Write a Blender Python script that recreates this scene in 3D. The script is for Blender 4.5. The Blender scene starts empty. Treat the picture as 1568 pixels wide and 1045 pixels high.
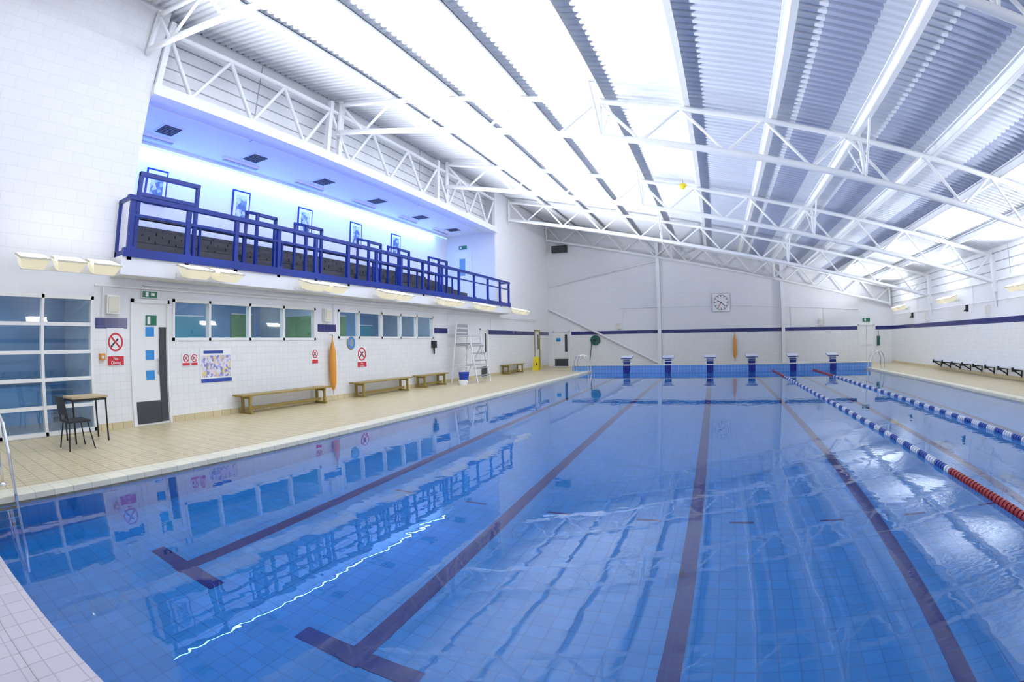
import bpy, math, random
from mathutils import Vector, Matrix
random.seed(4)
SC=bpy.context.scene
COL=bpy.context.collection
# ------------------------------------------------------------------ materials
def new_mat(name):
    m=bpy.data.materials.new(name); m.use_nodes=True
    nt=m.node_tree; b=nt.nodes['Principled BSDF']; return m,nt,b
def mat(name,col,rough=.5,metal=0,emis=None,estr=0,var=.06,scale=6):
    m,nt,b=new_mat(name)
    b.inputs['Roughness'].default_value=rough; b.inputs['Metallic'].default_value=metal
    if emis:
        b.inputs['Emission Color'].default_value=(*emis,1); b.inputs['Emission Strength'].default_value=estr
    if var<=.02:
        b.inputs['Base Color'].default_value=(*col,1); return m
    geo=nt.nodes.new('ShaderNodeNewGeometry')
    n=nt.nodes.new('ShaderNodeTexNoise'); n.inputs['Scale'].default_value=scale; n.inputs['Detail'].default_value=1
    nt.links.new(geo.outputs['Position'],n.inputs['Vector'])
    mx=nt.nodes.new('ShaderNodeMix'); mx.data_type='RGBA'
    mx.inputs['A'].default_value=(*[c*(1-var) for c in col],1); mx.inputs['B'].default_value=(*[min(1,c*(1+var)) for c in col],1)
    nt.links.new(n.outputs['Fac'],mx.inputs['Factor']); nt.links.new(mx.outputs['Result'],b.inputs['Base Color'])
    return m
def tile(name,col,grout,plane='xy',w=.15,h=.15,mort=.006,rough=.3,off=0,bump=0,var=.05,o=(0,0)):
    m,nt,b=new_mat(name)
    b.inputs['Roughness'].default_value=rough
    geo=nt.nodes.new('ShaderNodeNewGeometry'); s=nt.nodes.new('ShaderNodeSeparateXYZ'); c=nt.nodes.new('ShaderNodeCombineXYZ')
    nt.links.new(geo.outputs['Position'],s.inputs[0])
    nt.links.new(s.outputs[plane[0].upper()],c.inputs['X']); nt.links.new(s.outputs[plane[1].upper()],c.inputs['Y'])
    t=nt.nodes.new('ShaderNodeTexBrick'); t.offset=off; t.inputs['Scale'].default_value=1
    t.inputs['Brick Width'].default_value=w; t.inputs['Row Height'].default_value=h; t.inputs['Mortar Size'].default_value=mort
    t.inputs['Mortar Smooth'].default_value=.1
    t.inputs['Color1'].default_value=(*[x*(1-var) for x in col],1); t.inputs['Color2'].default_value=(*[min(1,x*(1+var)) for x in col],1)
    t.inputs['Mortar'].default_value=(*grout,1)
    nt.links.new(c.outputs[0],t.inputs['Vector']); nt.links.new(t.outputs['Color'],b.inputs['Base Color'])
    if bump:
        bp=nt.nodes.new('ShaderNodeBump'); bp.invert=True; bp.inputs['Strength'].default_value=bump; bp.inputs['Distance'].default_value=.004
        nt.links.new(t.outputs['Fac'],bp.inputs['Height']); nt.links.new(bp.outputs['Normal'],b.inputs['Normal'])
    return m
WHITE=(.81,.81,.83)
M={}
M['steel']=mat('white_painted_steel',(.84,.85,.87),.35,0,var=.02)
M['paint']=mat('white_paint',WHITE,.6,var=.02)
M['block_yz']=tile('painted_blockwork_yz',WHITE,(.73,.74,.77),'yz',.45,.225,.006,.6,.5,0,.012)
M['block_xz']=tile('painted_blockwork_xz',WHITE,(.73,.74,.77),'xz',.45,.225,.006,.6,.5,0,.012)
M['tile_yz']=tile('white_wall_tile_yz',(.83,.83,.82),(.71,.72,.72),'yz',.15,.15,.004,.22,var=.02)
M['tile_xz']=tile('white_wall_tile_xz',(.83,.83,.82),(.71,.72,.72),'xz',.15,.15,.004,.22,var=.02)
M['band_yz']=tile('navy_band_tile_yz',(.016,.022,.14),(.06,.07,.21),'yz',.15,.19,.005,.2)
M['band_xz']=tile('navy_band_tile_xz',(.016,.022,.14),(.06,.07,.21),'xz',.15,.19,.005,.2)
M['deck']=tile('beige_deck_tile',(.65,.55,.33),(.38,.30,.17),'xy',.12,.25,.008,.35,.0)
M['deck_pale']=tile('pale_deck_tile',(.62,.57,.62),(.46,.42,.47),'xy',.15,.15,.005,.35)
M['coping']=tile('cream_coping_tile',(.84,.79,.60),(.62,.57,.43),'xy',.25,.25,.006,.3)
M['clad']=tile('white_cladding',(.80,.81,.82),(.36,.37,.41),'yz',8,.30,.02,.5,bump=.5,var=.01)
PB=(.018,.265,.74); PG=(.012,.185,.58)
M['pool_floor']=tile('pool_floor_tile',PB,PG,'xy',.15,.15,.005,.3,0,0,.06)
M['pool_wx']=tile('pool_wall_tile_yz',PB,PG,'yz',.15,.15,.005,.3)
M['pool_wy']=tile('pool_wall_tile_xz',PB,PG,'xz',.15,.15,.005,.3)
M['navy']=tile('navy_pool_tile',(.001,.010,.20),(.004,.03,.30),'xy',.15,.15,.005,.3)
M['bluewall']=tile('blue_end_wall_tile',(.13,.32,.70),(.40,.50,.80),'xz',.15,.15,.006,.25)
M['railblue']=mat('blue_gloss_paint',(.003,.022,.22),.28,var=.02)
M['char']=mat('charcoal',(.045,.047,.055),.6,var=.02)
M['black']=mat('black_plastic',(.012,.012,.014),.4,var=.02)
M['grey']=mat('grey_plastic',(.30,.31,.33),.45)
M['wood']=mat('varnished_wood',(.31,.22,.05),.35,var=.2,scale=20)
M['ply']=mat('plywood_top',(.55,.42,.22),.4,var=.1,scale=15)
M['orange']=mat('orange_foam',(.75,.30,.03),.5)
M['red']=mat('red_plastic',(.62,.03,.03),.4)
M['signwhite']=mat('sign_white',(.85,.85,.85),.4,var=.01)
M['signred']=mat('sign_red',(.60,.02,.03),.4,var=.01)
M['signblue']=mat('sign_blue',(.02,.25,.65),.4,var=.01)
M['signgreen']=mat('sign_green',(.0,.15,.07),.4,var=.01)
M['yellow']=mat('yellow_plastic',(.80,.62,.02),.4)
M['chrome']=mat('stainless_steel',(.72,.72,.74),.15,1,var=.02)
M['ropeblue']=mat('rope_float_blue',(.02,.06,.35),.35,var=.02)
M['ropewhite']=mat('rope_float_white',(.70,.74,.82),.35,var=.02)
M['ropered']=mat('rope_float_red',(.33,.02,.025),.35,var=.02)
M['bluebucket']=mat('blue_bucket_plastic',(.01,.05,.45),.4,var=.02)
M['darkgreen']=mat('dark_green',(.01,.10,.07),.5)
M['frame']=mat('window_frame_white',(.84,.84,.82),.35,var=.02)
M['fixt']=mat('floodlight_housing',(.70,.67,.53),.4,var=.02)
M['lens']=mat('floodlight_lens',(.9,.9,.9),.3,emis=(1,.95,.80),estr=5,var=.01)
M['lens2']=mat('floodlight_reflector',(.85,.80,.62),.3,emis=(1,.90,.60),estr=.38,var=.01)
M['cove']=mat('blue_cove_lens',(.6,.8,1),.3,emis=(.35,.70,1),estr=1.3,var=.01)
M['roomlamp']=mat('room_lamp_diffuser',(.9,.9,.9),.3,emis=(.85,.93,1),estr=1.2,var=.01)
M['roomblue']=mat('room_blue_wall',(.14,.32,.55),.6,var=.3,scale=.8)
M['roomteal']=mat('room_teal_board',(.04,.34,.46),.6,var=.2,scale=1)
M['roomgreen']=mat('room_green_board',(.16,.35,.13),.6,var=.4,scale=2)
M['roomwhite']=mat('room_white_wall',(.50,.60,.72),.6,var=.1)
M['olive']=mat('olive_door_edge',(.35,.27,.04),.4)
def corr():
    m,nt,b=new_mat('ceiling_sheet'); b.inputs['Roughness'].default_value=.5
    geo=nt.nodes.new('ShaderNodeNewGeometry'); s=nt.nodes.new('ShaderNodeSeparateXYZ'); nt.links.new(geo.outputs['Position'],s.inputs[0])
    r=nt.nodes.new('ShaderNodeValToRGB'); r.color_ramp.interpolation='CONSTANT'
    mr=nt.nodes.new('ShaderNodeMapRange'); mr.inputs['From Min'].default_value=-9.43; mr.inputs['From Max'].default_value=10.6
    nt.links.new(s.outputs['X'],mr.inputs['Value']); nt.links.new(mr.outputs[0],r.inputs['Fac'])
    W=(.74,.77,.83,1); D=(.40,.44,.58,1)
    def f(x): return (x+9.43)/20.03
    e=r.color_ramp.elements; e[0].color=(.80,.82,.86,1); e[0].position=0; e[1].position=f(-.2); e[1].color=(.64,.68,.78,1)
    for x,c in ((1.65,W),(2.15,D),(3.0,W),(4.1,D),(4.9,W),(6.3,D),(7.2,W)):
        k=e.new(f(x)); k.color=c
    nt.links.new(r.outputs['Color'],b.inputs['Base Color'])
    return m
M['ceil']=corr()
def glassm(name,ior):
    m=bpy.data.materials.new(name); m.use_nodes=True; nt=m.node_tree; nt.nodes.clear()
    o=nt.nodes.new('ShaderNodeOutputMaterial'); g=nt.nodes.new('ShaderNodeBsdfGlass'); g.inputs['IOR'].default_value=ior; g.inputs['Roughness'].default_value=0.0
    g.inputs['Color'].default_value=(.95,.99,1,1)
    nt.links.new(g.outputs[0],o.inputs['Surface'])
    geo=nt.nodes.new('ShaderNodeNewGeometry')
    n=nt.nodes.new('ShaderNodeTexNoise'); n.inputs['Scale'].default_value=1.4; n.inputs['Detail'].default_value=2; n.inputs['Distortion'].default_value=.4
    n2=nt.nodes.new('ShaderNodeTexNoise'); n2.inputs['Scale'].default_value=8; n2.inputs['Detail'].default_value=1
    nt.links.new(geo.outputs['Position'],n.inputs['Vector']); nt.links.new(geo.outputs['Position'],n2.inputs['Vector'])
    ad=nt.nodes.new('ShaderNodeMath'); ad.operation='MULTIPLY_ADD'; ad.inputs[1].default_value=.20
    nt.links.new(n2.outputs['Fac'],ad.inputs[0]); nt.links.new(n.outputs['Fac'],ad.inputs[2])
    bp=nt.nodes.new('ShaderNodeBump'); bp.inputs['Strength'].default_value=1; bp.inputs['Distance'].default_value=.0020
    nt.links.new(ad.outputs[0],bp.inputs['Height']); nt.links.new(bp.outputs['Normal'],g.inputs['Normal'])
    return m
M['water']=glassm('pool_water',1.33)
def pane():
    m=bpy.data.materials.new('window_glass'); m.use_nodes=True; nt=m.node_tree; nt.nodes.clear()
    o=nt.nodes.new('ShaderNodeOutputMaterial'); t=nt.nodes.new('ShaderNodeBsdfTransparent'); t.inputs['Color'].default_value=(.80,.90,.95,1)
    g=nt.nodes.new('ShaderNodeBsdfGlossy'); g.inputs['Roughness'].default_value=.02
    f=nt.nodes.new('ShaderNodeLayerWeight'); f.inputs['Blend'].default_value=.5
    pw=nt.nodes.new('ShaderNodeMath'); pw.operation='POWER'; pw.inputs[1].default_value=3
    ml=nt.nodes.new('ShaderNodeMath'); ml.operation='MULTIPLY_ADD'; ml.inputs[1].default_value=.7; ml.inputs[2].default_value=.09
    nt.links.new(f.outputs['Facing'],pw.inputs[0]); nt.links.new(pw.outputs[0],ml.inputs[0])
    mx=nt.nodes.new('ShaderNodeMixShader'); nt.links.new(ml.outputs[0],mx.inputs[0]); nt.links.new(t.outputs[0],mx.inputs[1]); nt.links.new(g.outputs[0],mx.inputs[2]); nt.links.new(mx.outputs[0],o.inputs['Surface'])
    return m
M['glass']=pane()
def voro(name,cols,scale):
    m,nt,b=new_mat(name); geo=nt.nodes.new('ShaderNodeNewGeometry'); v=nt.nodes.new('ShaderNodeTexVoronoi'); v.inputs['Scale'].default_value=scale
    nt.links.new(geo.outputs['Position'],v.inputs['Vector']); s=nt.nodes.new('ShaderNodeSeparateColor'); nt.links.new(v.outputs['Color'],s.inputs[0])
    r=nt.nodes.new('ShaderNodeValToRGB'); r.color_ramp.interpolation='CONSTANT'; e=r.color_ramp.elements
    e[0].color=(*cols[0],1); e[1].color=(*cols[1],1); e[1].position=1/len(cols)
    for i,c in enumerate(cols[2:],2): k=e.new(i/len(cols)); k.color=(*c,1)
    nt.links.new(s.outputs['Red'],r.inputs['Fac']); nt.links.new(r.outputs['Color'],b.inputs['Base Color']); b.inputs['Roughness'].default_value=.4
    return m
M['poster']=voro('poster_print',[(.75,.74,.8),(.45,.4,.75),(.72,.7,.8),(.75,.6,.25),(.25,.25,.5),(.75,.65,.72)],17)
M['picture']=voro('picture_print',[(.6,.65,.7),(.08,.15,.3),(.35,.5,.6),(.15,.25,.45)],9)
# ------------------------------------------------------------------ mesh builder
class B:
    def __init__(s): s.v=[];s.f=[];s.m=[];s.ms=[];s.sm=[]
    def mi(s,k):
        if k not in s.ms: s.ms.append(k)
        return s.ms.index(k)
    def add(s,vs,fs,k,smooth=False):
        o=len(s.v); s.v+=[tuple(v) for v in vs]; i=s.mi(k)
        for f in fs: s.f.append([o+a for a in f]); s.m.append(i); s.sm.append(smooth)
    def box(s,x0,x1,y0,y1,z0,z1,k,T=None):
        vs=[Vector(p) for p in ((x0,y0,z0),(x1,y0,z0),(x1,y1,z0),(x0,y1,z0),(x0,y0,z1),(x1,y0,z1),(x1,y1,z1),(x0,y1,z1))]
        if T: vs=[T@v for v in vs]
        s.add(vs,[(0,3,2,1),(4,5,6,7),(0,1,5,4),(1,2,6,5),(2,3,7,6),(3,0,4,7)],k)
    def prism(s,pts,d,k):
        n=len(pts); P=[Vector(p) for p in pts]; D=Vector(d)
        s.add(P+[p+D for p in P],[tuple(range(n))[::-1],tuple(range(n,2*n))]+[(i,(i+1)%n,n+(i+1)%n,n+i) for i in range(n)],k)
    def tube(s,p,q,r,k,n=10,r2=None):
        p=Vector(p);q=Vector(q)
        r2=r if r2 is None else r2
        d=(q-p).normalized(); a=d.orthogonal().normalized(); b=d.cross(a)
        vs=[]
        for c,rr in ((p,r),(q,r2)):
            for i in range(n):
                t=2*math.pi*i/n; vs.append(c+a*math.cos(t)*rr+b*math.sin(t)*rr)
        s.add(vs,[(i,(i+1)%n,n+(i+1)%n,n+i) for i in range(n)],k,True)
        s.add(vs[:n],[tuple(range(n))[::-1]],k); s.add(vs[n:],[tuple(range(n))],k)
    def bar(s,p,q,w,h,k):
        p=Vector(p);q=Vector(q); d=(q-p).normalized(); up=Vector((0,0,1))
        if abs(d.z)>.95: up=Vector((0,1,0))
        a=d.cross(up).normalized()*w/2; b=a.cross(d).normalized()*h/2
        s.add([p-a-b,p+a-b,p+a+b,p-a+b,q-a-b,q+a-b,q+a+b,q-a+b],[(0,1,2,3)[::-1],(4,5,6,7),(0,1,5,4),(1,2,6,5),(2,3,7,6),(3,0,4,7)],k)
    def path(s,pts,r,k,n=10):
        for a,b in zip(pts,pts[1:]): s.tube(a,b,r,k,n)
        for p in pts[1:-1]: s.ball(p,r,k,8,6)
    def ball(s,c,r,k,n=12,mm=8,sc=(1,1,1)):
        c=Vector(c); vs=[c+Vector((0,0,r*sc[2]))]
        for j in range(1,mm):
            ph=math.pi*j/mm
            for i in range(n):
                t=2*math.pi*i/n; vs.append(c+Vector((math.sin(ph)*math.cos(t)*sc[0],math.sin(ph)*math.sin(t)*sc[1],math.cos(ph)*sc[2]))*r)
        vs.append(c-Vector((0,0,r*sc[2]))); fs=[(0,1+i,1+(i+1)%n) for i in range(n)]
        for j in range(mm-2):
            for i in range(n):
                a=1+j*n+i;b=1+j*n+(i+1)%n; fs.append((a,a+n,b+n,b))
        e=len(vs)-1; o=1+(mm-2)*n
        fs+=[(o+i,e,o+(i+1)%n) for i in range(n)]
        s.add(vs,fs,k,True)
    def lathe(s,c,prof,k,n=20,ax='z'):
        vs=[];c=Vector(c)
        for r,h in prof:
            for i in range(n):
                t=2*math.pi*i/n; a,b=r*math.cos(t),r*math.sin(t)
                vs.append(c+(Vector((a,b,h)) if ax=='z' else Vector((h,a,b)) if ax=='x' else Vector((a,h,b))))
        fs=[]
        for j in range(len(prof)-1):
            for i in range(n):
                a=j*n+i;b=j*n+(i+1)%n; fs.append((a,b,b+n,a+n))
        s.add(vs,fs,k,True)
        s.add(vs[:n],[tuple(range(n))],k); s.add(vs[-n:],[tuple(range(n))],k)
    def ring(s,c,r0,r1,t,k,ax='x',n=28):
        c=Vector(c)
        def P(r,a,h):
            u,v=r*math.cos(a),r*math.sin(a)
            return c+(Vector((h,u,v)) if ax=='x' else Vector((u,h,v)))
        vs=[]
        for i in range(n):
            a=2*math.pi*i/n; vs+= [P(r0,a,0),P(r1,a,0),P(r1,a,t),P(r0,a,t)]
        fs=[]
        for i in range(n):
            j=(i+1)%n
            for e in range(4): fs.append((4*i+e,4*i+(e+1)%4,4*j+(e+1)%4,4*j+e))
        s.add(vs,fs,k)
    def obj(s,name,bevel=0):
        import bmesh
        me=bpy.data.meshes.new(name); me.from_pydata(s.v,[],s.f)
        for k in s.ms: me.materials.append(M[k])
        me.polygons.foreach_set('material_index',s.m); me.polygons.foreach_set('use_smooth',s.sm); me.update()
        bm=bmesh.new(); bm.from_mesh(me); bmesh.ops.recalc_face_normals(bm,faces=bm.faces); bm.to_mesh(me); bm.free()
        o=bpy.data.objects.new(name,me); COL.objects.link(o)
        if bevel:
            md=o.modifiers.new('bevel','BEVEL'); md.width=bevel; md.segments=2; md.limit_method='ANGLE'
        return o
# ------------------------------------------------------------------ dimensions
XL,XR,YF,YN=-9.43,10.6,29.5,-3.5
DZ=.05
PX0,PX1,PY0,PY1=-5.8,7.57,.65,25.03
PD=-1.15
GY0,GY1=4.65,21.85
def roofz(x): return 8.58-.211*(x-XL)
def holed(b,ax,v0,v1,a0,a1,z0,z1,holes,k):
    def bx(p,q,r,s_):
        if q-p<1e-4 or s_-r<1e-4: return
        if ax=='x': b.box(v0,v1,p,q,r,s_,k)
        else: b.box(p,q,v0,v1,r,s_,k)
    cur=a0
    for h in sorted(holes):
        bx(cur,h[0],z0,z1); bx(h[0],h[1],z0,h[2]); bx(h[0],h[1],h[3],z1); cur=h[1]
    bx(cur,a1,z0,z1)
# ------------------------------------------------------------------ floor
b=B()
b.box(XL-.15,PX0-.3,YN,YF,-.12,DZ,'deck')
b.box(PX1+.3,XR+.15,YN,YF,-.12,DZ,'deck')
b.box(PX0-.3,PX1+.3,YN,PY0-.3,-.12,DZ,'deck_pale')
b.box(PX0-.3,PX1+.3,PY1+.5,YF,-.12,DZ,'deck')
b.obj('floor')
b=B()
b.box(PX0-.3,PX0,PY0-.3,PY1,-.12,DZ+.02,'coping'); b.box(PX1,PX1+.3,PY0-.3,PY1,-.12,DZ+.02,'coping')
b.box(PX0,PX1,PY0-.3,PY0,-.12,DZ+.005,'deck_pale')
b.obj('trim_pool_coping',.012)
b=B()
b.box(PX0-1.0,PX1+.3,PY1,PY1+.5,-.12,.30,'bluewall')
b.box(PX0-1.0,PX1+.3,PY1-.02,PY1+.5,.30,.33,'coping')
LANES=[-.13+2*i for i in range(-2,4)]
for x in LANES: b.box(x-.16,x+.16,PY1-.012,PY1,-.02,.30,'navy')
b.obj('pool_end_wall')
b=B()
b.box(PX0-.1,PX1+.1,PY0-.1,PY1+.1,PD-.1,PD,'pool_floor')
b.box(PX0-.1,PX0,PY0,PY1,PD,-.0,'pool_wx'); b.box(PX1,PX1+.1,PY0,PY1,PD,0,'pool_wx')
b.box(PX0,PX1,PY0-.1,PY0,PD,0,'pool_wy'); b.box(PX0,PX1,PY1,PY1+.1,PD,0,'pool_wy')
for x in LANES:
    b.box(x-.075,x+.075,2.3,PY1-2,PD,PD+.006,'navy')
    b.box(x-.5,x+.5,2.32,2.49,PD,PD+.0065,'navy'); b.box(x-.5,x+.5,PY1-2.2,PY1-2.03,PD,PD+.0065,'navy')
    b.box(x-.075,x+.075,PY1-.01,PY1,PD+.3,0,'navy')
    for s_ in (-.5,.5):
        if x>-4: b.box(x-1+s_-.13,x-1+s_+.13,5.39,5.43,PD,PD+.006,'navy')
b.obj('swimming_pool')
b=B(); b.add([(PX0,PY0,0),(PX1,PY0,0),(PX1,PY1,0),(PX0,PY1,0)],[(0,1,2,3)],'water'); b.obj('pool_water')
# ------------------------------------------------------------------ walls
W1=(5.76,10.16,1.64,2.46); W2=(11.07,16.25,1.68,2.46); GL=(-.6,3.92,.07,2.42)
D1=(4.75,5.67,DZ,2.42); D2=(20.1,20.95,DZ,2.1); D3=(27.0,27.9,DZ,2.15)
b=B()
holed(b,'x',XL-.15,XL,YN,YF,DZ-.1,1.86,[(GL[0],GL[1],GL[2],1.86),(W1[0],W1[1],1.64,1.86),(W2[0],W2[1],1.68,1.86),(D1[0],D1[1],DZ,1.86),(D2[0],D2[1],DZ,1.86),(D3[0],D3[1],DZ,1.86)],'tile_yz')
holed(b,'x',XL-.15,XL,YN,YF,1.86,3.1,[(GL[0],GL[1],1.86,GL[3]),(W1[0],W1[1],1.86,W1[3]),(W2[0],W2[1],1.86,W2[3]),(D1[0],D1[1],1.86,D1[3]),(D2[0],D2[1],1.86,D2[3]),(D3[0],D3[1],1.86,D3[3])],'paint')
b.box(XL-.15,XL,YN,GY0,3.1,8.75,'block_yz'); b.box(XL-.15,XL,GY1+.3,YF,3.1,8.75,'block_yz')
b.obj('wall_left')
b=B()
FH=[(-9.15,-8.15,DZ,2.1),(8.45,9.5,DZ,2.15)]
holed(b,'y',YF,YF+.15,XL-.15,XR+.15,DZ-.1,1.86,[(h[0],h[1],h[2],1.86) for h in FH],'tile_xz')
holed(b,'y',YF,YF+.15,XL-.15,XR+.15,1.86,3.0,[(h[0],h[1],1.86,h[3]) for h in FH],'paint')
b.prism([(XL-.15,YF,3.0),(XR+.15,YF,3.0),(XR+.15,YF,roofz(XR)+.3),(XL-.15,YF,roofz(XL)+.3)],(0,.15,0),'block_xz')
b.obj('wall_far')
b=B()
b.box(XR,XR+.15,YN,YF,DZ-.1,1.86,'tile_yz'); b.box(XR,XR+.15,YN,YF,1.86,3.4,'paint'); b.box(XR,XR+.15,YN,YF,3.4,4.6,'clad')
b.obj('wall_right')
b=B()
b.prism([(XL-.15,YN,DZ-.1),(XR+.15,YN,DZ-.1),(XR+.15,YN,roofz(XR)+.3),(XL-.15,YN,roofz(XL)+.3)],(0,-.15,0),'block_xz')
b.obj('wall_near')
b=B()
for y0,y1 in ((3.96,4.68),(10.25,10.98),(16.32,17.3),(20.98,26.95),(27.95,YF)): b.box(XL,XL+.006,y0,y1,1.86,2.05,'band_yz')
b.obj('trim_band_left')
b=B()
for x0,x1 in ((-8.05,8.4),(9.55,XR)): b.box(x0,x1,YF-.006,YF,1.86,2.05,'band_xz')
b.obj('trim_band_far')
b=B(); b.box(XR-.006,XR,YN,YF,1.86,2.05,'band_yz'); b.obj('trim_band_right')
b=B()
for y0,y1 in ((3.95,4.72),(5.7,20.05),(21,26.95),(27.95,YF)): b.box(XL,XL+.012,y0,y1,DZ,DZ+.12,'deck')
b.obj('baseboard_left')
b=B(); b.box(XR-.012,XR,YN,YF,DZ,DZ+.12,'deck'); b.obj('baseboard_right')
# ------------------------------------------------------------------ ceiling
b=B()
p=.2; y=YN-.2; vs=[];fs=[]
prof=[]
while y<YF+.2:
    prof+=[(y,0),(y+.09,0),(y+.115,.05),(y+.175,.05)]; y+=p
for (yy,zz) in prof:
    vs+=[(XL-.6,yy,roofz(XL-.6)+zz),(XR+.2,yy,roofz(XR+.2)+zz)]
for i in range(len(prof)-1): fs.append((2*i,2*i+1,2*i+3,2*i+2))
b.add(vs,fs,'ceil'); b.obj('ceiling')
b=B()
PUR=[-7.6,-5.75,-3.9,-2.05,-.2,1.65,3.5,5.35,7.2,9.05]
for x in PUR:
    z=roofz(x)
    b.box(x-.03,x+.03,YN,YF,z-.18,z-.01,'steel'); b.box(x-.03,x+.09,YN,YF,z-.195,z-.175,'steel'); b.box(x-.10,x+.03,YN,YF,z-.03,z-.005,'steel')
b.obj('roof_purlins')
# ------------------------------------------------------------------ trusses
TY=[-2.1,4.31,10.72,17.1,23.4,29.25]
def truss(y,name='roof_truss'):
    b=B()
    def zt(x): return roofz(x)-.26
    def zb(x): return roofz(x)-1.14
    x0,x1=XL+.08,XR-.15
    b.tube((x0,y,zt(x0)),(x1,y,zt(x1)),.065,'steel',12)
    b.tube((x0,y,zb(x0)),(x1,y,zb(x1)),.075,'steel',12)
    n=11; w=(x1-x0)/n
    for i in range(n):
        xa=x0+i*w; xm=xa+w/2; xb=xa+w
        b.tube((xa,y,zt(xa)),(xm,y,zb(xm)),.038,'steel'); b.tube((xm,y,zb(xm)),(xb,y,zt(xb)),.038,'steel')
    b.tube((x0,y,zt(x0)+.1),(x0,y,zb(x0)-.1),.07,'steel'); b.tube((x1,y,zt(x1)+.1),(x1,y,zb(x1)-.1),.07,'steel')
    for x in (-2.1,3.55):
        b.tube((x,y,zt(x)+.1),(x,y,zb(x)),.05,'steel')
        for s_ in (-1,1):
            if YN<y+s_*1.0<YF: b.tube((x,y,zb(x)),(x+.0,y+s_*1.0,roofz(x)-.15),.028,'steel')
    return b.obj(name)
for y in TY: truss(y)
b=B()
for x in (-2.1,3.55):
    z=roofz(x)-1.14
    b.tube((x,TY[-2]+.1,z),(x,YF-.36,z),.045,'steel')
    b.tube((x,TY[-2]+.1,z),(x,YF-.36,z+.8),.035,'steel')
b.obj('truss_bracing')
b=B()
xe=XL+.02
b.box(xe-.12,xe+.10,GY0,GY1,6.50,6.74,'steel')
b.box(xe-.16,xe+.14,GY0,GY1,6.47,6.51,'steel')
b.tube((xe,4.7,8.02),(xe,GY1,8.02),.065,'steel',12)
posts=[4.75,10.35,16.5,21.75]
for a,c in zip(posts,posts[1:]):
    w=(c-a)/3
    for i in range(3):
        b.tube((xe,a+i*w,8.0),(xe,a+(i+.5)*w,6.72),.05,'steel'); b.tube((xe,a+(i+.5)*w,6.72),(xe,a+(i+1)*w,8.0),.05,'steel')
for y_ in posts: b.box(xe-.07,xe+.07,y_-.07,y_+.07,6.7,8.3,'steel')
for y_ in (10.9,17.3): b.box(xe-.08,xe+.02,y_-.07,y_+.07,6.7,8.45,'steel')
b.obj('eave_truss')
b=B(); b.box(XL-.55,XL-.45,GY0-.1,GY1+.3,6.5,8.8,'clad'); b.obj('wall_clerestory')
b=B()
for x in (-2.95,4.0):
    b.box(x-.09,x+.09,YF-.20,YF-.02,DZ,roofz(x)-.2,'steel'); b.box(x-.16,x+.16,YF-.26,YF-.0,DZ,DZ+.03,'steel')
b.tube((-9.35,YF-.12,3.38),(-3.0,YF-.12,.22),.06,'steel'); b.tube((-9.35,YF-.12,4.68),(-2.95,YF-.12,5.90),.04,'steel')
b.obj('column_frame')
for y_ in TY[1:5]:
    b=B(); b.box(XR-.16,XR-.0,y_-.08,y_+.08,2.9,4.15,'steel'); b.tube((XR-.2,y_,3.15),(XR-.05,y_,2.4),.04,'steel'); b.obj('wall_column')
# ------------------------------------------------------------------ gallery
b=B()
BX=-8.93
b.box(XL-2.6,BX,4.25,22.3,2.78,3.12,'paint'); b.obj('balcony_slab',.01)
b=B()
b.box(-12.05,-11.9,GY0-.15,GY1,3.0,6.8,'paint'); b.obj('wall_gallery_back')
b=B(); b.box(-11.9,XL-.15,GY0-.15,GY0,3.1,6.6,'paint'); b.box(-11.9,XL-.0,GY1,GY1+.3,3.1,8.7,'paint'); b.obj('wall_gallery_ends')
b=B(); b.box(-12.0,XL-.11,GY0-.15,GY1+.1,6.52,6.62,'paint'); b.obj('ceiling_gallery')
b=B()
for xa,z in ((-9.85,3.58),(-10.5,3.85),(-11.15,4.1)):
    b.box(-11.88,xa,4.8,GY1-2.0,3.125,z,'char')
    y_=5.0
    while y_<GY1-2.6:
        b.box(xa-.40,xa-.06,y_,y_+.52,z+.02,z+.07,'char'); b.box(xa-.42,xa-.37,y_,y_+.52,z+.05,z+.22,'char'); y_+=.55
b.obj('tiered_seating')
for y_ in (6.02,8.94,11.83,14.68,17.62,20.4):
    b=B(); b.box(-11.1,-10.5,y_-.3,y_+.3,6.495,6.52,'paint')
    for i in range(6): b.box(-11.04+i*.09,-10.99+i*.09,y_-.25,y_+.25,6.475,6.497,'char')
    b.obj('ceiling_vent')
def alight(name,loc,rot,sx,sy,power,col,spread=180):
    l=bpy.data.lights.new(name,'AREA'); l.shape='RECTANGLE'; l.size=sx; l.size_y=sy; l.energy=power; l.color=col; l.spread=math.radians(spread)
    o=bpy.data.objects.new(name,l); COL.objects.link(o); o.location=loc; o.rotation_euler=rot
    return o
for y_ in (5.9,8.9,11.8,14.7,17.6,20.3):
    b=B(); b.box(-11.45,-11.31,y_-.65,y_+.65,6.45,6.519,'paint'); b.box(-11.43,-11.33,y_-.63,y_+.63,6.43,6.452,'grey'); b.obj('batten_light')
b=B(); b.box(-11.9,-11.82,GY0+.1,GY1-.05,6.44,6.519,'paint'); b.box(-11.885,-11.835,GY0+.2,GY1-.1,6.425,6.442,'cove'); b.obj('cove_light')
b=B(); b.box(-11.02,-10.90,GY0+.3,GY1-2.2,4.33,4.40,'char'); b.obj('added_fill_strip')  # made-up housing, added to carry the blue fill for the gallery ceiling
for y_ in (7.0,12.2,17.4):
    alight('cove_lamp',(-11.66,y_+.6,6.40),(0,math.radians(12),0),.08,5.2,110,(.16,.40,1.0))
    alight('added_blue_fill',(-10.96,y_,4.43),(0,math.radians(188),0),.08,4.8,66,(.07,.14,1.0),150)  # added blue fill that tints gallery ceiling and wall, not a known fitting
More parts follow.
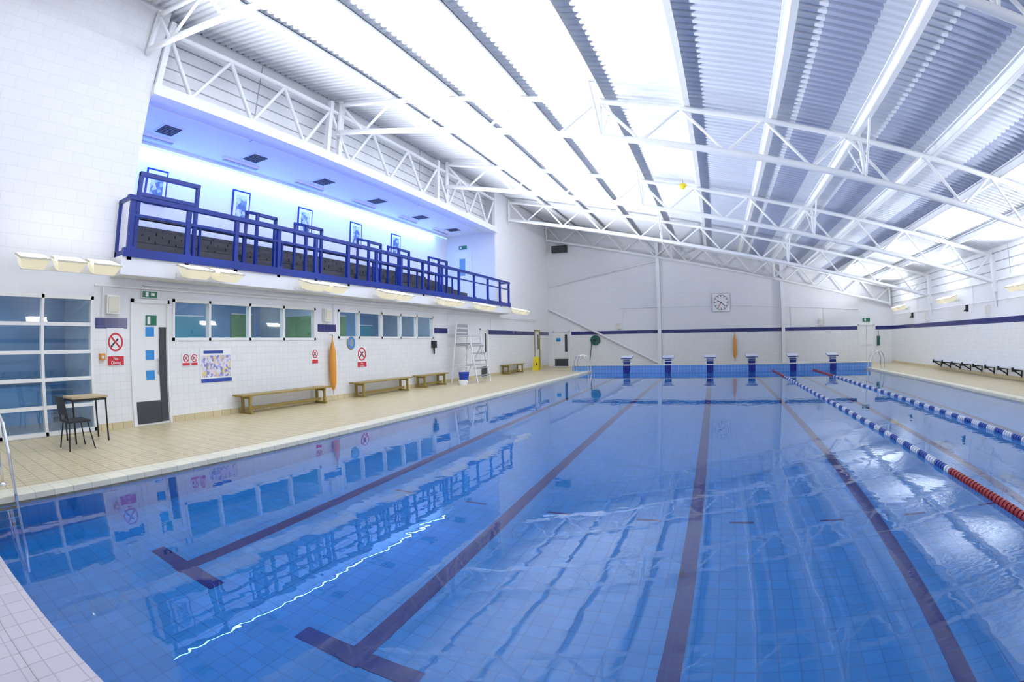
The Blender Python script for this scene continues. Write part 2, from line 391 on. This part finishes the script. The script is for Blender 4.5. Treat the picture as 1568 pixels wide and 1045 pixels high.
for y_ in (6.5,9.45,12.2,14.9,17.5):
    b=B(); b.box(-11.9,-11.87,y_-.34,y_+.34,4.98,5.9,'railblue'); b.box(-11.88,-11.862,y_-.29,y_+.29,5.03,5.85,'signwhite'); b.box(-11.87,-11.858,y_-.2,y_+.2,5.12,5.76,'picture'); b.obj('framed_picture')
b=B(); y_=GY1
b.box(-11.5,-10.6,y_-.04,y_,3.6,5.75,'frame'); b.box(-11.4,-10.7,y_-.06,y_-.03,3.6,5.65,'signwhite'); b.box(-11.2,-10.9,y_-.065,y_-.055,4.6,5.4,'roomblue'); b.tube((-10.78,y_-.1,4.6),(-10.78,y_-.1,4.8),.012,'chrome'); b.obj('door_gallery')
b=B(); b.box(-11.25,-10.85,y_-.03,y_,5.85,6.02,'signgreen'); b.box(-11.2,-11.1,y_-.035,y_-.02,5.88,5.99,'signwhite'); b.obj('exit_sign')
b=B()
ps=[4.42]+[5.77+1.29*i for i in range(13)]
ps=[p_ for p_ in ps if p_<22.1]+[22.27]
for p_ in ps:
    b.box(BX-.07,BX+.0,p_-.05,p_+.05,3.05,4.18,'railblue'); b.box(BX-.012,BX+.03,p_-.07,p_+.07,3.1,3.3,'railblue')
b.box(BX-.07,BX+.025,4.30,22.32,4.14,4.23,'railblue')
b.box(BX-.05,BX-.01,4.42,22.27,3.85,3.90,'railblue')
b.box(BX-.06,BX+.04,4.28,22.34,3.10,3.26,'railblue')
for y_,xx in ((4.36,XL+.002),(22.27,XL+.002)):
    b.box(xx,BX,y_-.03,y_+.03,4.15,4.22,'railblue'); b.box(xx,BX,y_-.03,y_+.03,3.125,3.24,'railblue'); b.box(xx,xx+.06,y_-.03,y_+.03,3.125,4.2,'railblue')
b.obj('balcony_railing')
def aisle(y_,zt=4.62,w=.42):
    b=B(); x0=BX-.45; x1=x0-w
    b.box(x0-.035,x0+.035,y_-.035,y_+.035,3.12,zt-.10,'railblue'); b.box(x1-.03,x1+.03,y_-.03,y_+.03,3.12,zt+.04,'railblue')
    b.bar((x0+.03,y_,zt-.10),(x1-.03,y_,zt+.04),.07,.07,'railblue')
    b.box(x0-.035,x0+.035,y_,y_+.62,zt-.14,zt-.07,'railblue'); b.box(x0-.035,x0+.035,y_+.56,y_+.63,3.12,zt-.10,'railblue')
    b.obj('aisle_handrail')
for y_ in (8.0,9.7,12.4,14.0,16.6): aisle(y_)
b=B()
for y_ in (4.82,6.3):
    b.box(-9.56,-9.48,y_-.04,y_+.04,3.12,4.88,'railblue')
b.box(-9.57,-9.47,4.78,6.34,4.82,4.90,'railblue'); b.box(-9.55,-9.49,4.8,6.33,4.42,4.49,'railblue')
b.obj('stair_railing')
b=B()
for y_ in [6.6+1.3*i for i in range(10)]: b.box(-9.76,-9.71,y_-.025,y_+.025,3.12,4.08,'railblue')
b.box(-9.77,-9.70,6.45,19.0,4.04,4.11,'railblue'); b.obj('seating_front_rail')
# ------------------------------------------------------------------ under-gallery rooms
b=B()
b.box(-12.2,-12.1,-1,17,0,2.9,'roomblue'); b.box(-12.2,XL-.15,-1,17,-.05,0.05,'grey'); b.box(-12.2,XL-.15,-1,17,2.74,2.77,'roomwhite')
for y_ in (-1,4.3,10.6,16.9): b.box(-12.2,XL-.15,y_-.05,y_+.05,0,2.77,'roomwhite')
b.obj('office_partitions')
for q in ((-12.1,-12.05,.0,2.0,.9,2.2,'roomteal'),(-12.1,-12.05,6.4,8.4,1.2,2.3,'roomteal'),(-12.1,-12.05,9.4,10.2,.6,2.4,'roomgreen'),(-10.9,-9.9,10.5,10.55,.6,2.3,'roomgreen'),(-12.1,-12.05,13.0,14.6,1.3,2.5,'roomgreen'),(-12.1,-12.05,15.2,16.2,1.0,2.2,'roomteal')):
    b=B(); b.box(*q)
    if q[0]<-12: b.box(-12.055,-12.045,q[2],q[3],q[4]-.03,q[4],'frame'); b.box(-12.055,-12.045,q[2],q[3],q[5],q[5]+.03,'frame')
    b.obj('notice_board')
b=B(); b.box(-11.9,-11.3,.2,3.6,.05,.85,'roomblue'); b.box(-11.95,-11.25,.15,3.65,.85,.9,'grey'); b.obj('reception_counter')
for y_,dy in ((1.6,1.6),(7.5,2.6),(13.6,2.6)):
    b=B(); b.box(-9.98,-9.70,y_-dy,y_+dy,2.68,2.735,'frame'); b.box(-9.96,-9.72,y_-dy+.02,y_+dy-.02,2.672,2.68,'roomlamp'); b.obj('room_ceiling_light')
    alight('room_lamp',(-9.84,y_,2.655),(0,math.radians(28),0),.2,dy*1.9,34 if y_<2 else 52,(.72,.87,1))
def window(name,y0,y1,z0,z1,vm,hm,fw=.05):
    b=B(); x0,x1=XL-.10,XL+.02
    b.box(x0,x1,y0,y1,z0,z0+fw,'frame'); b.box(x0,x1,y0,y1,z1-fw,z1,'frame'); b.box(x0,x1,y0,y0+fw,z0,z1,'frame'); b.box(x0,x1,y1-fw,y1,z0,z1,'frame')
    for v in vm: b.box(x0,x1,v-fw/2,v+fw/2,z0,z1,'frame')
    for h in hm: b.box(x0+.01,x1-.01,y0,y1,h-fw/2,h+fw/2,'frame')
    x=XL-.04; b.add([(x,y0,z0),(x,y1,z0),(x,y1,z1),(x,y0,z1)],[(0,1,2,3)],'glass')
    b.obj(name)
window('window_1',*GL,[-.1,.9,1.9,2.85],[.54,1.0,1.46,1.93],.06)
window('window_2',*W1,[6.74,7.90,9.0],[],.06)
window('window_3',*W2,[12.0,13.13,14.17,15.16],[],.06)
# ------------------------------------------------------------------ doors
b=B(); y0,y1,z0,z1=D1
b.box(XL-.12,XL+.03,y0,y0+.07,z0,z1,'frame'); b.box(XL-.12,XL+.03,y1-.05,y1,z0,z1,'frame'); b.box(XL-.12,XL+.03,y0,y1,z1-.07,z1,'frame')
b.box(XL-.05,XL-.005,y0+.07,y1-.22,z0,z1-.07,'frame'); b.box(XL-.05,XL-.005,y1-.22,y1-.05,z0,z1-.07,'frame')
b.box(XL-.004,XL+.004,y0+.1,y1-.24,z0+.03,z0+.45,'char')
b.box(XL-.004,XL+.008,y1-.24,y1-.07,z0+.04,1.9,'char')
b.box(XL-.004,XL+.006,y0+.36,y1-.30,1.93,2.12,'signgreen'); b.box(XL+.005,XL+.008,y0+.40,y0+.47,1.95,2.10,'signwhite')
for z_ in (1.72,1.28,.9): b.box(XL-.004,XL+.006,y0+.36,y0+.56,z_,z_+.18,'signblue')
b.tube((XL+.05,y1-.30,1.0),(XL+.05,y1-.30,1.3),.012,'chrome'); b.box(XL-.0,XL+.05,y1-.31,y1-.29,1.02,1.04,'chrome'); b.box(XL-.0,XL+.05,y1-.31,y1-.29,1.26,1.28,'chrome')
b.obj('door_1')
b=B(); b.box(XL,XL+.05,4.98,5.37,2.44,2.585,'frame'); b.box(XL+.05,XL+.054,5.0,5.35,2.455,2.57,'signgreen'); b.box(XL+.054,XL+.056,5.07,5.14,2.47,2.56,'signwhite'); b.box(XL+.054,XL+.056,5.2,5.29,2.49,2.54,'signwhite'); b.obj('exit_sign')
def xdoor(name,y0,y1,z1,side='frame'):
    b=B(); b.box(XL-.12,XL+.03,y0,y0+.06,DZ,z1,side); b.box(XL-.12,XL+.03,y1-.06,y1,DZ,z1,side); b.box(XL-.12,XL+.03,y0,y1,z1-.06,z1,side)
    b.box(XL-.06,XL-.02,y0+.06,y1-.06,DZ,z1-.06,'frame'); b.box(XL-.021,XL-.012,y0+.1,y1-.1,DZ+.03,.5,'char'); b.box(XL-.021,XL-.012,y1-.3,y1-.16,1.1,1.9,'char'); b.tube((XL+.02,y0+.15,1.0),(XL+.02,y0+.15,1.25),.012,'chrome'); b.obj(name)
xdoor('door_2',D2[0],D2[1],D2[3]); xdoor('door_3',D3[0],D3[1],D3[3],'olive')
def ydoor(name,x0,x1,z1,dbl=False):
    b=B(); Y=YF
    b.box(x0,x0+.06,Y-.03,Y+.12,DZ,z1,'frame'); b.box(x1-.06,x1,Y-.03,Y+.12,DZ,z1,'frame'); b.box(x0,x1,Y-.03,Y+.12,z1-.06,z1,'frame')
    b.box(x0+.06,x1-.06,Y+.02,Y+.06,DZ,z1-.06,'frame')
    if dbl: b.box((x0+x1)/2-.01,(x0+x1)/2+.01,Y+.012,Y+.02,DZ,z1-.06,'grey'); b.tube((x0+.15,Y-.03,1.05),(x1-.15,Y-.03,1.05),.015,'chrome')
    else:
        b.box(x0+.1,x1-.12,Y+.01,Y+.021,DZ+.03,.5,'char'); b.box(x1-.3,x1-.15,Y+.01,Y+.021,.9,1.9,'char'); b.box(x0+.2,x0+.45,Y+.01,Y+.021,1.5,1.7,'signblue')
    b.obj(name)
ydoor('door_4',*FH[0][:2],2.1); ydoor('door_5',*FH[1][:2],2.15,True)
b=B(); b.box(8.75,9.2,YF-.05,YF,2.3,2.48,'signgreen'); b.box(8.85,8.95,YF-.055,YF-.049,2.33,2.45,'signwhite'); b.obj('exit_sign')
# ------------------------------------------------------------------ uplighters
def uplight(x,y,z,side,L,power,n,tilt=48,spread=120):
    b=B(); gap=.14
    for i in range(n):
        yc=y+(i-(n-1)/2)*(L+gap)
        T=Matrix.Translation((x,yc,z))@Matrix.Rotation(side*math.radians(16),4,'Y')
        b.add([T@Vector(v) for v in ((-.12,-L*.36,-.12),(.12,-L*.36,-.12),(.12,L*.36,-.12),(-.12,L*.36,-.12),(-.22,-L/2,.05),(.22,-L/2,.05),(.22,L/2,.05),(-.22,L/2,.05))],
              [(0,3,2,1),(0,1,5,4),(1,2,6,5),(2,3,7,6),(3,0,4,7)],'lens2')
        b.box(-.235,.235,-L/2-.012,L/2+.012,.045,.075,'fixt',T)
        b.box(-.20,.20,-L/2+.03,L/2-.03,.074,.080,'lens',T)
        b.tube((x,yc,z-.03),(x-side*.30,yc,z-.06),.018,'steel')
    b.box(min(x-side*.30,x-side*.33),max(x-side*.30,x-side*.33),y-n*L/2,y+n*L/2,z-.1,z-.02,'steel')
    b.obj('uplight_fixture')
    alight('uplight_lamp',(x,y,z+.14),(0,math.radians(180+side*tilt),0),.36,n*L,power*n,(.90,.94,1.0),spread)
PL=172
uplight(-8.75,3.1,2.86,1,.56,PL*.62,3,54,112)
for y_ in (6.1,9.5,12.55,15.9,18.7,22.6): uplight(-8.53,y_,2.9,1,.62,PL,2)
uplight(-8.75,-.6,2.86,1,.56,PL*.8,2,54,112)
for y_ in (26.7,20.6,14.6,8.4,2.2): uplight(10.05,y_,2.88,-1,.62,128,2,46,128)
# ------------------------------------------------------------------ lane ropes
def rope(x):
    b=B(); y=PY0+.15
    b.tube((x,PY0,.03),(x,PY1,.03),.008,'chrome',6)
    while y<PY1-.1:
        if y<5.6 or y>PY1-4.5: k='ropered'
        else: k='ropeblue' if int(y/.30)%2 else 'ropewhite'
        b.tube((x,y,.018),(x,y+.05,.018),.046,k,10); y+=.075
    b.obj('lane_rope')
rope(2.87); rope(4.87)
# ------------------------------------------------------------------ starting blocks
def block(x):
    b=B(); y=PY1; z=.33
    b.box(x-.16,x+.16,y+.08,y+.42,z,z+.30,'signwhite'); b.box(x-.165,x+.165,y+.075,y+.082,z+.02,z+.22,'railblue')
    b.prism([(x-.27,y-.02,z+.30),(x-.27,y-.02,z+.35),(x-.27,y+.50,z+.44),(x-.27,y+.50,z+.38)],(.54,0,0),'ropewhite')
    b.prism([(x-.275,y-.025,z+.295),(x-.275,y-.025,z+.33),(x-.275,y+.505,z+.41),(x-.275,y+.505,z+.375)],(.55,0,0),'railblue')
    b.box(x-.12,x+.12,y+.42,y+.50,z,z+.12,'grey')
    b.path([(x-.2,y+.02,z+.30),(x-.2,y+.02,z+.16),(x+.2,y+.02,z+.16),(x+.2,y+.02,z+.30)],.014,'chrome')
    b.obj('starting_block')
for x in LANES: block(x)
# ------------------------------------------------------------------ benches
def bench(y0,y1,x=-9.2):
    b=B(); z=.47
    for xx in (x-.13,x,x+.13): b.box(xx-.055,xx+.055,y0,y1,z-.035,z,'wood')
    for yy in (y0+.25,y1-.25):
        b.box(x-.17,x+.17,yy-.03,yy+.03,z-.10,z-.035,'wood'); b.box(x-.16,x-.10,yy-.03,yy+.03,DZ,z-.1,'wood'); b.box(x+.10,x+.16,yy-.03,yy+.03,DZ,z-.1,'wood'); b.box(x-.17,x+.19,yy-.035,yy+.035,DZ,DZ+.05,'wood')
    b.box(x-.02,x+.02,y0+.25,y1-.25,DZ+.08,DZ+.14,'wood')
    b.obj('bench',.005)
bench(7.3,10.3); bench(11.45,14.2); bench(14.75,16.6); bench(22.1,24.4)
b=B()
b.box(XR-.42,XR-.06,5,23,.42,.46,'ropewhite')
y_=5.4
while y_<23:
    b.box(XR-.42,XR-.01,y_-.03,y_+.03,.36,.42,'black'); b.bar((XR-.02,y_,.2),(XR-.40,y_,.38),.04,.04,'black'); b.box(XR-.03,XR,y_-.03,y_+.03,.15,.42,'black'); b.box(XR-.47,XR-.40,y_-.04,y_+.04,.34,.47,'black'); y_+=1.0
b.obj('wall_bench')
# ------------------------------------------------------------------ table & chair
b=B()
b.box(-8.85,-8.35,3.03,3.72,.74,.77,'ply'); b.box(-8.83,-8.37,3.05,3.70,.70,.74,'black')
for xx in (-8.83,-8.37):
    for yy in (3.05,3.68): b.tube((xx,yy,DZ),(xx,yy,.72),.016,'black')
b.obj('table')
b=B(); cx,cy=-8.05,2.95
for xx,yy in ((-.2,-.2),(.2,-.2),(-.2,.2),(.2,.2)): b.tube((cx+xx*1.15,cy+yy*1.15,DZ),(cx+xx*.8,cy+yy*.8,.46),.012,'black')
b.box(cx-.21,cx+.21,cy-.21,cy+.2,.45,.48,'black')
b.prism([(cx-.2,cy-.20,.56),(cx+.2,cy-.20,.56),(cx+.19,cy-.26,.83),(cx-.19,cy-.26,.83)],(0,-.02,0),'black')
for s_ in (-.18,.18): b.tube((cx+s_,cy-.19,.46),(cx+s_,cy-.24,.8),.012,'black')
b.obj('chair',.006)
# ------------------------------------------------------------------ signs
txts=[]
def nodiving(y0,y1,z0,z1,name='no_diving_sign'):
    b=B(); X=XL; w=y1-y0; zr=z0+(z1-z0)*.26
    b.box(X,X+.012,y0,y1,z0,z1,'signwhite'); b.box(X+.012,X+.015,y0+.01,y1-.01,z0+.01,zr,'signred')
    yc=(y0+y1)/2; zc=(zr+z1)/2; r=min(w,z1-zr)*.44
    b.ring((X+.012,yc,zc),r*.80,r,.004,'signred'); b.bar((X+.015,yc-r*.62,zc+r*.62),(X+.015,yc+r*.62,zc-r*.62),.004,r*.2,'signred')
    b.bar((X+.0135,yc-r*.4,zc-r*.3),(X+.0135,yc+r*.35,zc+r*.35),.003,r*.2,'black'); b.ring((X+.0125,yc-r*.5,zc-r*.42),0.001,r*.14,.002,'black')
    if w>.3:
        for j,tx in enumerate(('No','Diving')):
            cu=bpy.data.curves.new('lettering','FONT'); cu.body=tx; cu.size=.085; cu.align_x='CENTER'; cu.extrude=.001
            t=bpy.data.objects.new('lettering',cu); COL.objects.link(t); cu.materials.append(M['signwhite'])
            t.matrix_world=Matrix(((0,0,1,X+.016),(1,0,0,yc),(0,1,0,zr-.07-.075*j),(0,0,0,1)))
            txts.append(t)
    o=b.obj(name)
    for t in txts: t.parent=o
    txts.clear()
nodiving(4.22,4.60,1.19,1.87); nodiving(5.99,6.20,1.13,1.38); nodiving(6.22,6.40,1.13,1.38); nodiving(10.0,10.24,1.04,1.44); nodiving(11.9,12.33,.86,1.46)
b=B(); b.box(XL,XL+.01,6.47,7.34,.76,1.47,'signwhite'); b.box(XL+.01,XL+.012,6.50,7.31,.88,1.33,'poster'); b.box(XL+.01,XL+.013,6.48,7.33,.77,.85,'ropeblue'); b.box(XL+.01,XL+.013,6.56,7.1,1.37,1.43,'ropeblue'); b.obj('poster')
b=B(); b.lathe((XL+.0,11.63,1.56),[(.17,0),(.19,.015),(.17,.03)],'grey',24,'x'); b.ring((XL+.03,11.63,1.56),.1,.15,.004,'signblue'); b.obj('round_wall_sign')
def buoy(c,z0,z1,ax):
    b=B(); h=z1-z0
    prof=[(.02,0),(.055,.05*h),(.085,.15*h),(.095,.4*h),(.085,.72*h),(.05,.85*h),(.02,.93*h),(.015,h)]
    b.lathe((c[0],c[1],z0),prof,'orange',16); b.tube((c[0],c[1],z1-.02),(c[0],c[1],z1+.06),.01,'black')
    d=(-.11,0) if ax=='x' else (0,.12)
    b.tube((c[0],c[1],z1+.05),(c[0]+d[0],c[1]+d[1],z1+.06),.012,'chrome'); b.tube((c[0],c[1],z0),(c[0],c[1],z0-.12),.008,'black')
    b.obj('rescue_torpedo_buoy')
buoy((XL+.12,10.7),.32,1.72,'x'); buoy((1.24,YF-.13),.42,1.82,'y')
b=B(); b.box(XL,XL+.12,16.1,16.3,1.35,1.6,'black'); b.tube((XL+.06,16.2,1.35),(XL+.06,16.2,1.15),.03,'black'); b.obj('wall_phone')
for y_ in (4.35,10.6): 
    b=B(); b.box(XL,XL+.10,y_-.17,y_+.12,2.12,2.46,'frame'); b.box(XL+.10,XL+.112,y_-.14,y_+.09,2.15,2.43,'fixt'); b.obj('wall_speaker',.01)
b=B(); b.box(XL,XL+.06,4.05,4.16,1.3,1.42,'orange'); b.box(XL+.06,XL+.07,4.08,4.13,1.33,1.38,'signwhite'); b.obj('alarm_call_point')
b=B()
b.tube((XL+.06,3.9,2.62),(XL+.06,27,2.62),.018,'steel'); b.tube((XL+.06,5.0,2.68),(XL+.06,27,2.68),.012,'steel')
for y_ in (4.1,10.85,17.3,21.2): b.tube((XL+.05,y_,2.60),(XL+.05,y_,2.06),.012,'steel')
b.obj('conduit_left')
b=B()
b.tube((-5.15,YF-.04,3.3),(0,YF-.04,3.3),.018,'steel'); b.tube((1.06,YF-.04,3.3),(8.5,YF-.04,2.98),.018,'steel'); b.tube((-5.0,YF-.04,3.3),(-5.0,YF-.04,2.1),.015,'steel'); b.tube((4.5,YF-.04,3.15),(4.5,YF-.04,2.1),.015,'steel'); b.tube((6.4,YF-.04,3.08),(6.4,YF-.04,2.2),.012,'steel')
b.obj('conduit_far')
b=B(); b.tube((XR-.05,YN+.2,3.28),(XR-.05,YF-.3,3.28),.025,'steel'); b.tube((XR-.05,YN+.2,2.62),(XR-.05,YF-.3,2.62),.015,'steel')
for y_ in (25.2,19,12.5): b.tube((XR-.05,y_,3.28),(XR-.05,y_,2.3),.015,'steel')
b.obj('conduit_right')
for x,y,ax in ((-5.25,YF,'y'),(6.2,YF,'y'),(XR,24.0,'x'),(XR,17.8,'x'),(XR,12.2,'x')):
    b=B()
    if ax=='y': b.box(x-.11,x+.11,y-.12,y,2.15,2.5,'signwhite'); b.box(x-.09,x+.09,y-.13,y-.12,2.18,2.47,'fixt')
    else: b.box(x-.12,x,y-.11,y+.11,2.15,2.5,'signwhite'); b.box(x-.13,x-.12,y-.09,y+.09,2.18,2.47,'fixt')
    b.obj('wall_speaker',.01)
b=B(); cx,cz=.53,3.47
b.box(cx-.5,cx+.5,YF-.07,YF,cz-.5,cz+.5,'grey'); b.box(cx-.485,cx+.485,YF-.078,YF-.069,cz-.485,cz+.485,'signwhite')
b.ring((cx,YF-.084,cz),.40,.415,.006,'black','y',40)
for i in range(12):
    a=i*math.pi/6; r0,r1=(.31,.39)
    if i not in (0,6): b.bar((cx+math.sin(a)*r0,YF-.082,cz+math.cos(a)*r0),(cx+math.sin(a)*r1,YF-.082,cz+math.cos(a)*r1),.006,.03,'black')
    else: b.box(cx-.018,cx+.018,YF-.086,YF-.079,cz+(r0 if i==0 else -r1),cz+(r1 if i==0 else -r0),'black')
b.bar((cx,YF-.088,cz),(cx-.2,YF-.088,cz+.09),.006,.045,'black'); b.bar((cx+.05,YF-.09,cz+.04),(cx-.17,YF-.09,cz-.25),.006,.03,'red'); b.bar((cx,YF-.088,cz),(cx+.22,YF-.088,cz-.2),.006,.035,'black')
b.obj('wall_clock')
b=B(); b.lathe((-6.62,YF-.14,1.55),[(.26,0),(.28,.02),(.28,.10),(.26,.13)],'darkgreen',24,'y'); b.lathe((-6.62,YF-.17,1.55),[(.08,0),(.08,.05)],'black',16,'y'); b.tube((-6.85,YF-.06,1.4),(-6.95,YF-.06,.4),.02,'darkgreen'); b.obj('hose_reel')
b=B(); b.box(-9.05,-8.15,YF-.28,YF,6.65,7.05,'black'); b.box(-8.98,-8.22,YF-.29,YF-.28,6.70,7.0,'char'); b.obj('wall_heater_box',.01)
b=B(); b.box(9.62,9.8,YF-.1,YF,1.0,1.5,'darkgreen'); b.tube((9.7,YF-.05,1.5),(9.7,YF-.05,1.8),.02,'black'); b.obj('wall_hook_box')
b=B(); b.ball((-.70,17.1,6.50),.12,'yellow',14,10,(1.2,1,.85)); b.tube((-.70,17.1,6.55),(-.70,17.1,6.72),.006,'black'); b.obj('yellow_float_ball')
for y_ in (26.0,19.6,13.6):
    b=B(); b.box(XR-.1,XR-.002,y_-.05,y_+.05,2.35,2.6,'black'); b.tube((XR-.1,y_,2.42),(XR-.2,y_,2.38),.03,'black'); b.obj('cctv_camera')
# ------------------------------------------------------------------ lifeguard chair
b=B(); x0,x1,y0,y1=-9.2,-8.25,17.15,18.3
tz=1.45
for yy,ty in ((y0,y0+.12),(y1,y1-.12)):
    b.tube((x0,yy,DZ),(x0+.18,ty,2.25),.028,'steel'); b.tube((x1+.1,yy,DZ),(x1-.25,ty,tz+.32),.028,'steel')
    b.tube((x0+.17,ty,tz+.32),(x1-.25,ty,tz+.32),.024,'steel'); b.tube((x0+.08,ty,.7),(x1-.02,ty,.7),.02,'steel')
    b.tube((x0+.02,yy,.2),(x1-.2,ty,tz),.016,'steel')
for k in range(5):
    z_=.3+k*.27; f_=(z_-DZ)/(tz+.3); xx=x1+.1-.35*f_
    b.box(xx-.06,xx+.05,y0+.12*f_,y1-.12*f_,z_,z_+.03,'grey')
for k in range(2): b.tube((x0+.08+.08*k,y0+.05+.03*k,.6+.8*k),(x0+.08+.08*k,y1-.05-.03*k,.6+.8*k),.018,'steel')
b.box(x0+.12,x1-.2,y0+.1,y1-.1,tz,tz+.05,'grey')
for k in range(3): b.box(x0+.14,x0+.18,y0+.12,y1-.12,tz+.3+.17*k,tz+.41+.17*k,'grey')
b.obj('lifeguard_chair')
b=B(); b.lathe((-8.55,16.85,DZ),[(.14,0),(.19,.40),(.20,.42),(.18,.42),(.13,.04)],'bluebucket',18); b.path([(-8.55,16.67,.46),(-8.55,16.7,.58),(-8.55,17.0,.58),(-8.55,17.03,.46)],.006,'chrome',6); b.obj('bucket')
b=B(); b.lathe((-8.35,16.4,DZ),[(.14,0),(.16,.16),(.155,.17),(.12,.02)],'signwhite',18); b.obj('basin')
b=B(); cx,cy=-8.95,25.9
for s_ in (-1,1): b.prism([(cx-.17,cy+s_*.17,DZ),(cx+.17,cy+s_*.17,DZ),(cx+.13,cy+s_*.02,DZ+.68),(cx-.13,cy+s_*.02,DZ+.68)],(0,s_*.015,0),'yellow')
b.prism([(cx,cy-.135,.30),(cx+.08,cy-.135,.30),(cx+.04,cy-.10,.45)],(0,-.02,0),'black')
b.obj('wet_floor_sign')
# ------------------------------------------------------------------ pool ladders
def ladder(y0,y1,x,side):
    b=B()
    for yy in (y0,y1):
        pts=[(x-side*.62,yy,DZ),(x-side*.60,yy,.55),(x-side*.50,yy,.78),(x-side*.34,yy,.86),(x-side*.12,yy,.78),(x+side*.03,yy,.5),(x+side*.07,yy,.1),(x+side*.07,yy,-.95)]
        b.path(pts,.021,'chrome'); b.lathe((x-side*.62,yy,DZ),[(.05,0),(.05,.015),(.022,.03)],'chrome',14)
    for z_ in (-.15,-.42,-.69): b.box(min(x+side*.02,x+side*.12),max(x+side*.02,x+side*.12),y0,y1,z_-.015,z_+.015,'chrome')
    b.obj('pool_ladder')
ladder(.70,1.24,PX0,1)
ladder(23.9,24.45,PX0,1); ladder(23.9,24.45,PX1,-1)
# ------------------------------------------------------------------ camera (fisheye lens)
cd=bpy.data.cameras.new('camera'); cam=bpy.data.objects.new('camera',cd); COL.objects.link(cam); SC.camera=cam
cd.type='PANO'; cd.sensor_width=36; cd.sensor_height=24; cd.sensor_fit='HORIZONTAL'; cd.clip_start=.05; cd.clip_end=200
c=cd.cycles if hasattr(cd,'cycles') and hasattr(cd.cycles,'panorama_type') else cd
c.panorama_type='FISHEYE_LENS_POLYNOMIAL'
c.fisheye_fov=math.radians(179)
s=1568/36/1000
c.fisheye_polynomial_k0=0; c.fisheye_polynomial_k1=-1.2263*s; c.fisheye_polynomial_k2=0; c.fisheye_polynomial_k3=-.04687*s**3; c.fisheye_polynomial_k4=0
yaw,pit,roll=-.37792,.00252,-.01676
F=Vector((math.sin(yaw)*math.cos(pit),math.cos(yaw)*math.cos(pit),math.sin(pit))); R=Vector((math.cos(yaw),-math.sin(yaw),0)); U=R.cross(F)
r_=R*math.cos(roll)+U*math.sin(roll); u_=-R*math.sin(roll)+U*math.cos(roll)
m=Matrix((r_,u_,-F)).transposed().to_4x4(); m.translation=Vector((0,0,1.5)); cam.matrix_world=m
w=bpy.data.worlds.new('world'); SC.world=w; w.use_nodes=True; w.node_tree.nodes['Background'].inputs[0].default_value=(.6,.7,1,1); w.node_tree.nodes['Background'].inputs[1].default_value=.1
SC.view_settings.view_transform='Standard'; SC.view_settings.look='None'; SC.view_settings.exposure=0; SC.view_settings.gamma=1.03
